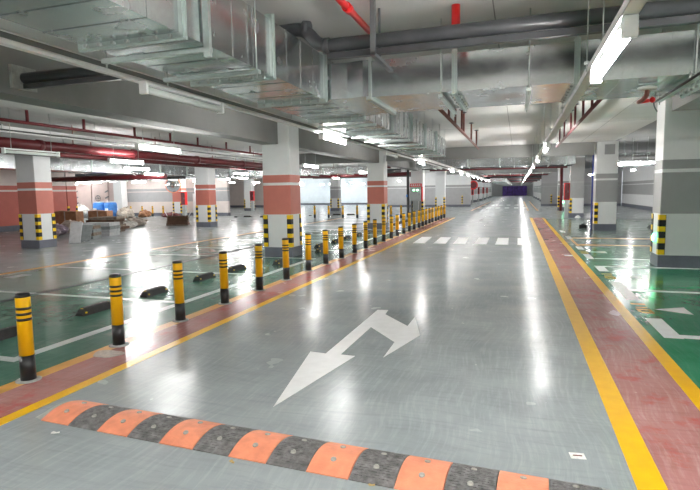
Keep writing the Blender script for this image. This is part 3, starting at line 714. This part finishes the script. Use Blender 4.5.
tray('white cable tray hung along the beam side of the lane', -3.2, -3.0, -8, 50, 2.585, 2.665)
tray('white lighting trunking hung along the middle of the lane', .49, .57, -8, 49.5, 2.45, 2.50, shade_rail=False)
tray('white cable tray over the left bays', -9.6, -9.35, 2, 22.8, 2.86, 2.92)
tray('lighting trunking down the left of the far lane', -3.2, -3.0, 50.4, 125, 2.585, 2.665, 10, 99)
tray('lighting trunking down the right of the far lane', .49, .57, 50.4, 125, 2.45, 2.50, 10, 99, False)

def make_lamp(lit, name='tube_lamp'):
    t_ = thing(name, 'lamp', 'lamp')
    L = 1.22
    MB().box(-.022, .022, -L/2, L/2, .082, .11).build('spine', 'lamp_body', t_, bevel=.004)
    MB().sweep([(0, -L/2+.02, .04), (0, L/2-.02, .04)], .031, 10).build('tube', 'tube_lit' if lit else 'lamp_off', t_)
    for s in (-1, 1): bx(-.04, .04, s*(L/2)-.018, s*(L/2)+.018, -.002, .112).build('end_cap', 'lamp_body', t_, bevel=.008)
    return t_
lampL, lampD = make_lamp(True), make_lamp(False)
first = {True: True, False: True}
def lamp(x, y, z, label, group, lit=True, rz=0, hang=None):
    src = lampL if lit else lampD
    if first[lit]: o = src; first[lit] = False
    else: o = dup(src, (0, 0, 0))
    o.location = (x, y, z); o.rotation_euler = (0, 0, rz); o['label'] = label; o['group'] = group
    if hang:
        key = round(hang-z, 2)
        for s in (-.45, .45):
            if key not in KIDS:
                mb = MB().sweep([(0, 0, .1), (0, 0, hang-z)], .006, 6); KIDS[key] = mb.mesh('suspension_rod'); KIDS[key].materials.append(MATS['zinc_rod'])
            put('suspension_rod', KIDS[key], o, (0, s, 0))
    return o
# first copies must be free of rods before duplication, so the tray lamps come first
ga, gb = 'lamps under the middle trunking', 'lamps under the beam-side tray'
for k, y in enumerate((-4.9, -2.8, -.7, 1.3)): lamp(.53, y, 2.335, 'added tube lamp under the middle trunking, out of view, to light the foreground', ga)  # unseen lamps, added to brighten the foreground floor
lamp(.53, 3.68, 2.335, 'large lit tube lamp under the middle trunking, in front of the cross duct', ga)
for k, y in enumerate((11.3, 15.7, 20.2, 24.5, 28.9, 33.3, 37.7, 42.1, 46.5)): lamp(.53, y, 2.335, '%s lit tube lamp beyond the cross duct under the middle trunking' % ordn(k+1), ga)
for y in (-3.9, .2, 8.73, 17.3, 25.8, 30.1, 34.4, 38.7, 43, 47.3): lamp(-3.1, y, 2.44, 'lit tube lamp under the beam-side tray, before the unlit one by the drain pipe' if y < 1 else '%s lit tube lamp past the drain pipe under the beam-side tray' % ordn([8.73, 17.3, 25.8, 30.1, 34.4, 38.7, 43, 47.3].index(y)+1), gb)
for y in (4.45, 13.05, 21.6): lamp(-3.1, y, 2.44, {4.45: 'unlit white tube lamp under the beam-side tray, level with the drain pipe', 13.05: 'unlit tube lamp under the beam-side tray, between two lit ones past the cross duct', 21.6: 'unlit tube lamp under the beam-side tray, level with the cross beam'}[y], 'unlit lamps under the beam-side tray', False)
for y in range(52, 124, 6):
    lamp(.53, y, 2.335, 'lit tube lamp on the right of the far lane', 'far lane lamps on the right')
    lamp(-3.1, y+1.5, 2.44, 'lit tube lamp on the left of the far lane', 'far lane lamps on the left')
H = SLAB
gl = 'hanging lamps over the left bays'
LBL = {(-6.5, 8.4): 'lit tube lamp hung beside the long beam, before the pillar where it ends', (-6.55, 16.1): 'lit tube lamp hung behind the beam between the two bollard-side pink pillars', (-6.6, 22.3): 'lit tube lamp hung behind the pink pillar level with the crosswalk', (-9.7, 11.2): 'lit tube lamp hung just below the thick red fire main', (-12.1, 14.4): 'lit tube lamp hung between red fire main and the heap', (-14.6, 18.4): 'lit tube lamp hung above the heap of boards and sacks', (-11.5, 20.2): 'lit tube lamp hung right of the pink pillar beside the upturned tray', (-10.8, 30.6): 'lit tube lamp hung above the four yellow posts'}
for x, y in ((-6.55, .8), (-6.5, 8.4), (-6.55, 16.1), (-6.6, 22.3), (-9.7, 11.2), (-8.4, 1.5), (-12.1, 14.4), (-14.6, 18.4), (-11.5, 20.2), (-10.8, 30.6), (-18, 6), (-14, 3)):
    lamp(x, y, 2.38, LBL.get((x, y), 'lit tube lamp hung on rods over the left bays'), gl, hang=H)
lamp(-9.2, 8.0, 2.38, 'unlit tube lamp hung in front of the pink pillar top', 'unlit lamp over the left bays', False, hang=H)
gr = 'hanging lamps in the rear left bay'
for x, y in ((-19.8, 23.2), (-17.2, 28.2), (-15.3, 27.0), (-26.5, 27.5), (-30.5, 27.5), (-23.8, 28.5), (-33, 27.6), (-28, 37), (-22, 37), (-19, 44), (-15, 47), (-25, 46), (-20, 55), (-15, 55), (-10, 45), (-9.5, 37), (-28, 57), (-23, 52), (-24.5, 22.9), (-29, 22.8), (-28.2, 28.3), (-32, 30.9), (-26, 31.0), (-21, 31.0), (-24, 34.5), (-17, 57.5), (-22, 57.5), (-13.5, 57.5), (-25, 58.5), (-19.5, 58.5), (-9, 47.6), (-12, 47.6), (-20.8, 39)):  # first ones are visible lamps; later ones added to brighten the rear walls
    lamp(x, y, 2.4, 'lit tube lamp in the rear left bay, where some are added for brightness', gr, hang=H)
gq = 'hanging lamps over the right-hand bays'
for x, y, rz in ((4.0, 24.0, 1.57), (5.35, 23.6, 1.57), (6.2, 33, 0), (6.6, 4.2, 0), (6.6, -3, 0), (5.5, 42, 1.57), (6.6, 12.5, 0)):  # pair behind the patched pillar is visible; out-of-view ones added for light
    lamp(x, y, 2.5, 'lit tube lamp over the right-hand bays, where some are added for light', gq, rz=rz, hang=H+.32)

# ================================================================ SIGNS, CABINETS, MIRROR
def exit_light(x, y, z, rz, label):
    t_ = thing('exit_light', label, 'exit light', (x, y, z), rz)
    MB().add(*(lambda m: (m.v, m.f))(MB().lathe([(.085, 0), (.085, .02), (.07, .026)], 20))).build('disc', 'exit_green', t_, rot=(R(90), 0, 0))
    # running figure with arrow, raised on the face
    fg = MB().box(-.035, .02, -.034, -.027, -.01, .015).box(.005, .03, -.034, -.027, .018, .04).obox((-.03, -.03, -.01), (-.05, -.03, -.045), .016, .006, (0, 1, 0)).obox((.01, -.03, -.01), (.035, -.03, -.04), .016, .006, (0, 1, 0))
    fg.build('running_figure', 'exit_white', t_)
exit_light(2.61, 11.72, .57, -math.pi/2, 'round green exit light on the near right pillar')
exit_light(3.1, 40.19, .6, 0, 'green-white exit light low on the far right pillar')

cb = thing('electrical_cabinet', 'grey electrical cabinet with two green lights beside the bollard row', 'cabinet', (-5.68, 30.2, 0))
bx(-.31, .29, -.16, .14, .96, 1.78).build('body', 'cabinet_grey', cb, bevel=.01)
dd = bx(-.29, .27, -.175, -.16, .98, 1.76).build('door', 'cabinet_grey', cb)
bx(.2, .225, -.19, -.175, 1.3, 1.42).build('handle', 'steel_grey', dd)
for x in (-.1, .12): MB().sweep([(x, -.175, 1.6), (x, -.19, 1.6)], .05, 12).build('indicator', 'panel_green', cb)
for x in (-.27, .25): bx(x-.025, x+.025, -.12, .1, 0, .96).build('leg', 'steel_grey', cb)
bx(-.12, .12, -.02, .1, 0, .96).build('cable_duct', 'cabinet_grey', cb)
sg = bx(-.33, .37, -.17, -.14, 1.8, 1.98).build('sign_board', 'bright_red', cb); sg['label'] = 'red sign board with white lettering'
for k in range(5): bx(-.27+k*.12, -.19+k*.12, -.175, -.17, 1.85, 1.93).build('lettering', 'white_paint', sg)
for x in (-.28, .26): bx(x-.012, x+.012, -.14, -.12, 1.7, 1.98).build('bracket', 'steel_grey', sg)
bx(.33, .4, -.15, .05, .96, 1.8).build('red_edge', 'bright_red', cb)
pt = thing('cable_riser', 'dark vertical cable riser left of the electrical cabinet', 'conduit', (-6.15, 30.2, 0))
bx(-.07, .07, -.07, .07, 0, 2.9).build('casing', 'tray_dark', pt); bx(-.1, .0, -.1, -.07, 1.2, 1.35).build('blue_box', 'blue_plastic', pt)
bx(-.07, .07, -.07, .07, 2.9, SLAB).build('top_casing', 'tray_dark', pt)

def hose_cabinet(x, y, z0, z1, w_, d_, label, group=None):
    t_ = thing('hose_cabinet', label, 'fire cabinet', (x, y, 0), 0, group)
    bx(-w_/2, w_/2, -d_/2, d_/2, z0, z1).build('body', 'bright_red', t_)
    f = bx(-w_/2+.03, w_/2-.03, -d_/2-.015, -d_/2, z0+.04, z1-.04).build('door', 'red_pipe_paint', t_)
    bx(w_/2-.1, w_/2-.07, -d_/2-.03, -d_/2-.015, (z0+z1)/2-.06, (z0+z1)/2+.06).build('handle', 'steel_grey', f)
    if z0 > .3: bx(-w_/2+.05, w_/2-.05, -d_/2+.03, d_/2, 0, z0).build('stand', 'cabinet_grey', t_)
hose_cabinet(2.5, 30.35, .95, 1.86, .28, .3, 'dark red hose cabinet beside the grey pillar')
hose_cabinet(-22.2, 31.05, .82, 1.72, .36, .24, 'bright red hose cabinet beside the mirror pillar')
hose_cabinet(-22.42, 41.3, .9, 1.75, .36, .24, 'red hose cabinet on the far white pillar')
hose_cabinet(-15.6, 59.7, .9, 1.8, .45, .24, 'red hose cabinet on the bluish far wall')
for y in (58.9, 68.4, 77.9, 87.4): hose_cabinet(-4.85, y+.9, 1.0, 1.9, .25, .3, 'red cabinet on the left pillars of the far lane', 'far lane red cabinets')
ebx = thing('meter_box', 'white wall box beside the red hose cabinet and mirror pillar', 'box', (-21.6, 31.6, 0))
bx(-.2, .45, -.1, .1, 0, 1.6).build('body', 'white_paint', ebx); bx(-.16, .41, -.115, -.1, .2, 1.5).build('door', 'white_paint', ebx)
bx(-.05, .05, -.14, -.12, 2.32, 2.5).build('exit_plate', 'hall_green', ebx); bx(-.02, .02, -.12, .1, 1.6, 2.5).build('mast', 'white_paint', ebx)
rs = thing('round_sign', 'round red sign on the corner of the far pale wall', 'sign', (-4.0, 50.15, 2.0))
MB().sweep([(0, 0, 0), (0, -.04, 0)], .42, 22).build('disc', 'bright_red', rs); MB().sweep([(0, -.04, 0), (0, -.05, 0)], .3, 20).build('inner_disc', 'red_pipe_paint', rs); MB().obox((-.24, 0, 0), (0, 0, 0), .06, .06).build('bracket', 'steel_grey', rs)
mr = thing('convex_mirror', 'round convex traffic mirror fixed on the orange-banded pillar', 'mirror', (-22.75, 30.65, 2.2))
prof = [(.5*math.sin(a), .18*math.cos(a)) for a in [R(90-9*k) for k in range(10)]]
MB().lathe([(r_ if r_ > .01 else .01, z) for r_, z in prof], 24).build('mirror_face', 'mirror', mr, rot=(R(90), 0, .35))
MB().lathe([(.5, -.04), (.54, -.02), (.54, .02), (.5, .03)], 24).build('rim', 'hump_orange', mr, rot=(R(90), 0, .35))
MB().sweep([(0, 0, 0), (-.05, .3, 0)], .03, 8).build('arm', 'steel_grey', mr)
ob = thing('switch_box', 'small black box on the floor beside the patched pillar', 'box', (2.45, 22.2, 0))
bx(-.14, .14, -.1, .1, 0, .14).build('body', 'guard_black', ob, bevel=.02); bx(-.06, .06, -.01, .01, .14, .18).build('handle', 'guard_black', ob)
hb = thing('helmet', 'small white rounded object at the foot of the grey pillar', 'helmet', (3.05, 29.95, 0))
MB().lathe([(.14, 0), (.14, .03), (.11, .09), (.05, .13), (.01, .14)], 14).build('shell', 'white_paint', hb); MB().lathe([(.17, 0), (.17, .012)], 14).build('brim', 'white_paint', hb)

# ================================================================ HEAP OF BUILDING MATERIAL ON THE LEFT
def blob(name, x, y, z, sx, sy, sz, mat, label, cat, seed, group=None, rz=0):
    rnd = random.Random(seed); n, m_ = 14, 8; vs = []; ph = [rnd.uniform(0, 6) for _ in range(6)]
    for i in range(m_+1):
        th = math.pi*i/m_
        for k in range(n):
            a = 2*math.pi*k/n
            d = 1+.16*math.sin(3*a+ph[0]+2*th)+.12*math.sin(5*a+ph[1])*math.sin(3*th+ph[2])+.08*math.sin(7*a+ph[3]+4*th)
            vs.append((sx*d*math.sin(th)*math.cos(a), sy*d*math.sin(th)*math.sin(a), max(0, sz*(.55+.62*d*math.cos(th)))))
    fs = [(i*n+k, (i+1)*n+k, (i+1)*n+(k+1) % n, i*n+(k+1) % n) for i in range(m_) for k in range(n)]
    t_ = thing(name, label, cat, (x, y, z), rz, group)
    MB().add(vs, fs, False).build('sack_body', mat, t_)
    MB().sweep([(0, 0, sz*1.0), (sx*.12, 0, sz*1.22), (sx*.3, .02, sz*1.28)], [.05, .03, .05], 7).build('tied_neck', mat, t_)
    return t_
def slab_board(x, y, rz, tilt, w_, h_, th, mat, label, group=None):
    t_ = thing('floor_board', label, 'board', (x, y, 0), rz, group)
    bx(-w_/2, w_/2, -th/2, th/2, 0, h_).build('panel', mat, t_, rot=(tilt, 0, 0)); bx(-w_/2, w_/2, -th/2-.004, -th/2, h_-.05, h_).build('edge_tape', 'board_grey', t_, rot=(tilt, 0, 0))
slab_board(-14.0, 13.5, .5, R(-30), .35, .78, .05, 'board_grey', 'pale grey board propped against the pink pillar', 'grey boards leaning by the pillar')
slab_board(-14.35, 14.1, .45, R(-38), .6, .72, .05, 'board_dark', 'dark grey board leaning behind the pale one')
def stack(x, y, rz, w_, d_, n, th, mats, label, jit=.04, name='board_stack'):
    t_ = thing(name, label, 'stack', (x, y, 0), rz)
    for k in range(n):
        jx, jy = random.uniform(-jit, jit), random.uniform(-jit, jit)
        bx(-w_/2+jx, w_/2+jx, -d_/2+jy, d_/2+jy, k*th, (k+1)*th-.008).build('board', mats[k % len(mats)], t_)
stack(-14.95, 15.1, .3, .7, .6, 4, .12, ('board_dark', 'scrap_wood'), 'small dark stack of boards between grey ones')
stack(-15.55, 16.3, .25, 1.2, .8, 4, .13, ('board_grey', 'board_grey', 'board_dark'), 'neat stack of pale grey boards beside the heap')
stack(-16.8, 18.0, .3, 1.2, 1.0, 6, .11, ('scrap_wood', 'dark_brown', 'scrap_wood'), 'low stack of brown scrap timber at the heap end', .12, 'timber_stack')
bl = [(-17.0, 15.2, .5, 'bag_violet'), (-17.9, 16.3, .55, 'bag_violet'), (-18.1, 17.7, .55, 'bag_beige'), (-18.4, 19.1, .6, 'bag_white'), (-18.9, 20.5, .6, 'bag_white'), (-18.6, 21.9, .55, 'bag_beige'), (-17.9, 20.6, .4, 'bag_white'), (-19.4, 17.2, .55, 'bag_beige'), (-19.8, 18.9, .55, 'bag_beige')]
nm = {'bag_violet': 'violet-grey', 'bag_beige': 'beige', 'bag_white': 'whitish'}
for k, (x, y, s, mt) in enumerate(bl):
    blob('rubble_sack', x, y, 0, s, s*.8, s*.62, mt, nm[mt]+' rubble sack in the heap by the pink wall', 'sack', k, nm[mt]+' sacks in the heap', k*.7)
def carton(x, y, rz, w_, d_, h_, label, mat='cardboard'):
    t_ = thing('cardboard_box', label, 'box', (x, y, 0), rz)
    bx(-w_/2, w_/2, -d_/2, d_/2, 0, h_).build('body', mat, t_)
    bx(-w_/2, 0, -d_/2-.02, d_/2, h_, h_+.012).build('flap', mat, t_, rot=(0, R(4), 0)); bx(-.03, .03, -d_/2-.003, d_/2, h_*.2, h_+.014).build('tape', 'bag_beige', t_)
carton(-21.2, 20.2, .2, 1.2, .6, .8, 'wide brown cardboard box against the pink pillar')
carton(-21.3, 22.4, .3, 1.0, .7, .75, 'second brown cardboard box beside the wide one')
def barrel(x, y, label):
    t_ = thing('plastic_barrel', label, 'barrel', (x, y, 0), 0, 'blue barrels by the shelter door')
    MB().lathe([(.36, 0), (.4, .1), (.41, .35), (.41, .85), (.4, 1.0), (.33, 1.08)], 18).build('drum', 'blue_plastic', t_)
    for z in (.3, .7): MB().lathe([(.42, z), (.43, z+.03), (.42, z+.06)], 18).build('hoop', 'blue_plastic', t_)
    MB().lathe([(.3, 1.08), (.3, 1.13), (.05, 1.14)], 16).build('lid', 'white_paint', t_); bx(-.12, .12, -.425, -.4, .38, .68).build('paper_label', 'white_paint', t_)
barrel(-27.85, 29.2, 'blue plastic barrel beside the large white sack by the shelter door'); barrel(-26.95, 29.3, 'blue plastic barrel beside the tan sack by the shelter door')
blob('rubble_sack', -29.4, 28.9, 0, .9, .7, .75, 'bag_white', 'large white sack left of the blue barrels', 'sack', 31)
blob('rubble_sack', -25.6, 29.2, 0, .6, .5, .6, 'bag_beige', 'tan sack right of the blue barrels', 'sack', 32)
blob('rubble_sack', -24.9, 30.2, 0, .42, .4, .4, 'cardboard', 'brown sack beside the yellow posts', 'sack', 33)
blob('rubble_sack', -22.8, 30.2, 0, .7, .35, .25, 'red_pipe_paint', 'low reddish bundle at the foot of the mirror pillar', 'sack', 34)
# overturned tray with wire legs
tb = thing('upturned_tray', 'dark brown tray tipped on its side with thin metal legs', 'tray', (-16.35, 22.2, 0), .35)
bx(-.5, .5, -.03, .03, .02, .5).build('tray_panel', 'dark_brown', tb, rot=(R(-24), 0, 0)); 
MB().box(-.53, .53, -.05, .05, .0, .04).box(-.53, .53, -.05, .05, .48, .52).box(-.53, -.49, -.05, .05, 0, .52).box(.49, .53, -.05, .05, 0, .52).build('rim', 'scrap_wood', tb, rot=(R(-24), 0, 0))
for x, dx in ((-.5, -.12), (-.3, .1), (.35, .1), (.5, .22)): MB().sweep([(x, .2, .4), (x+dx, .1, .72)], .022, 6).build('leg', 'white_paint', tb)
for x, dx in ((-.5, -.1), (.5, .12)): MB().sweep([(x, .1, .3), (x+dx, .12, .006)], .022, 6).build('leg', 'zinc_rod', tb)
# tiny studs across the far left floor
for k, (x, y) in enumerate(((-17.9, 30.6), (-16.2, 32.5), (-13.2, 32.2))):
    MB().lathe([(.12, 0), (.1, .04), (.03, .05)], 10).build('floor_stud', 'guard_black', floor, (x, y, 0))
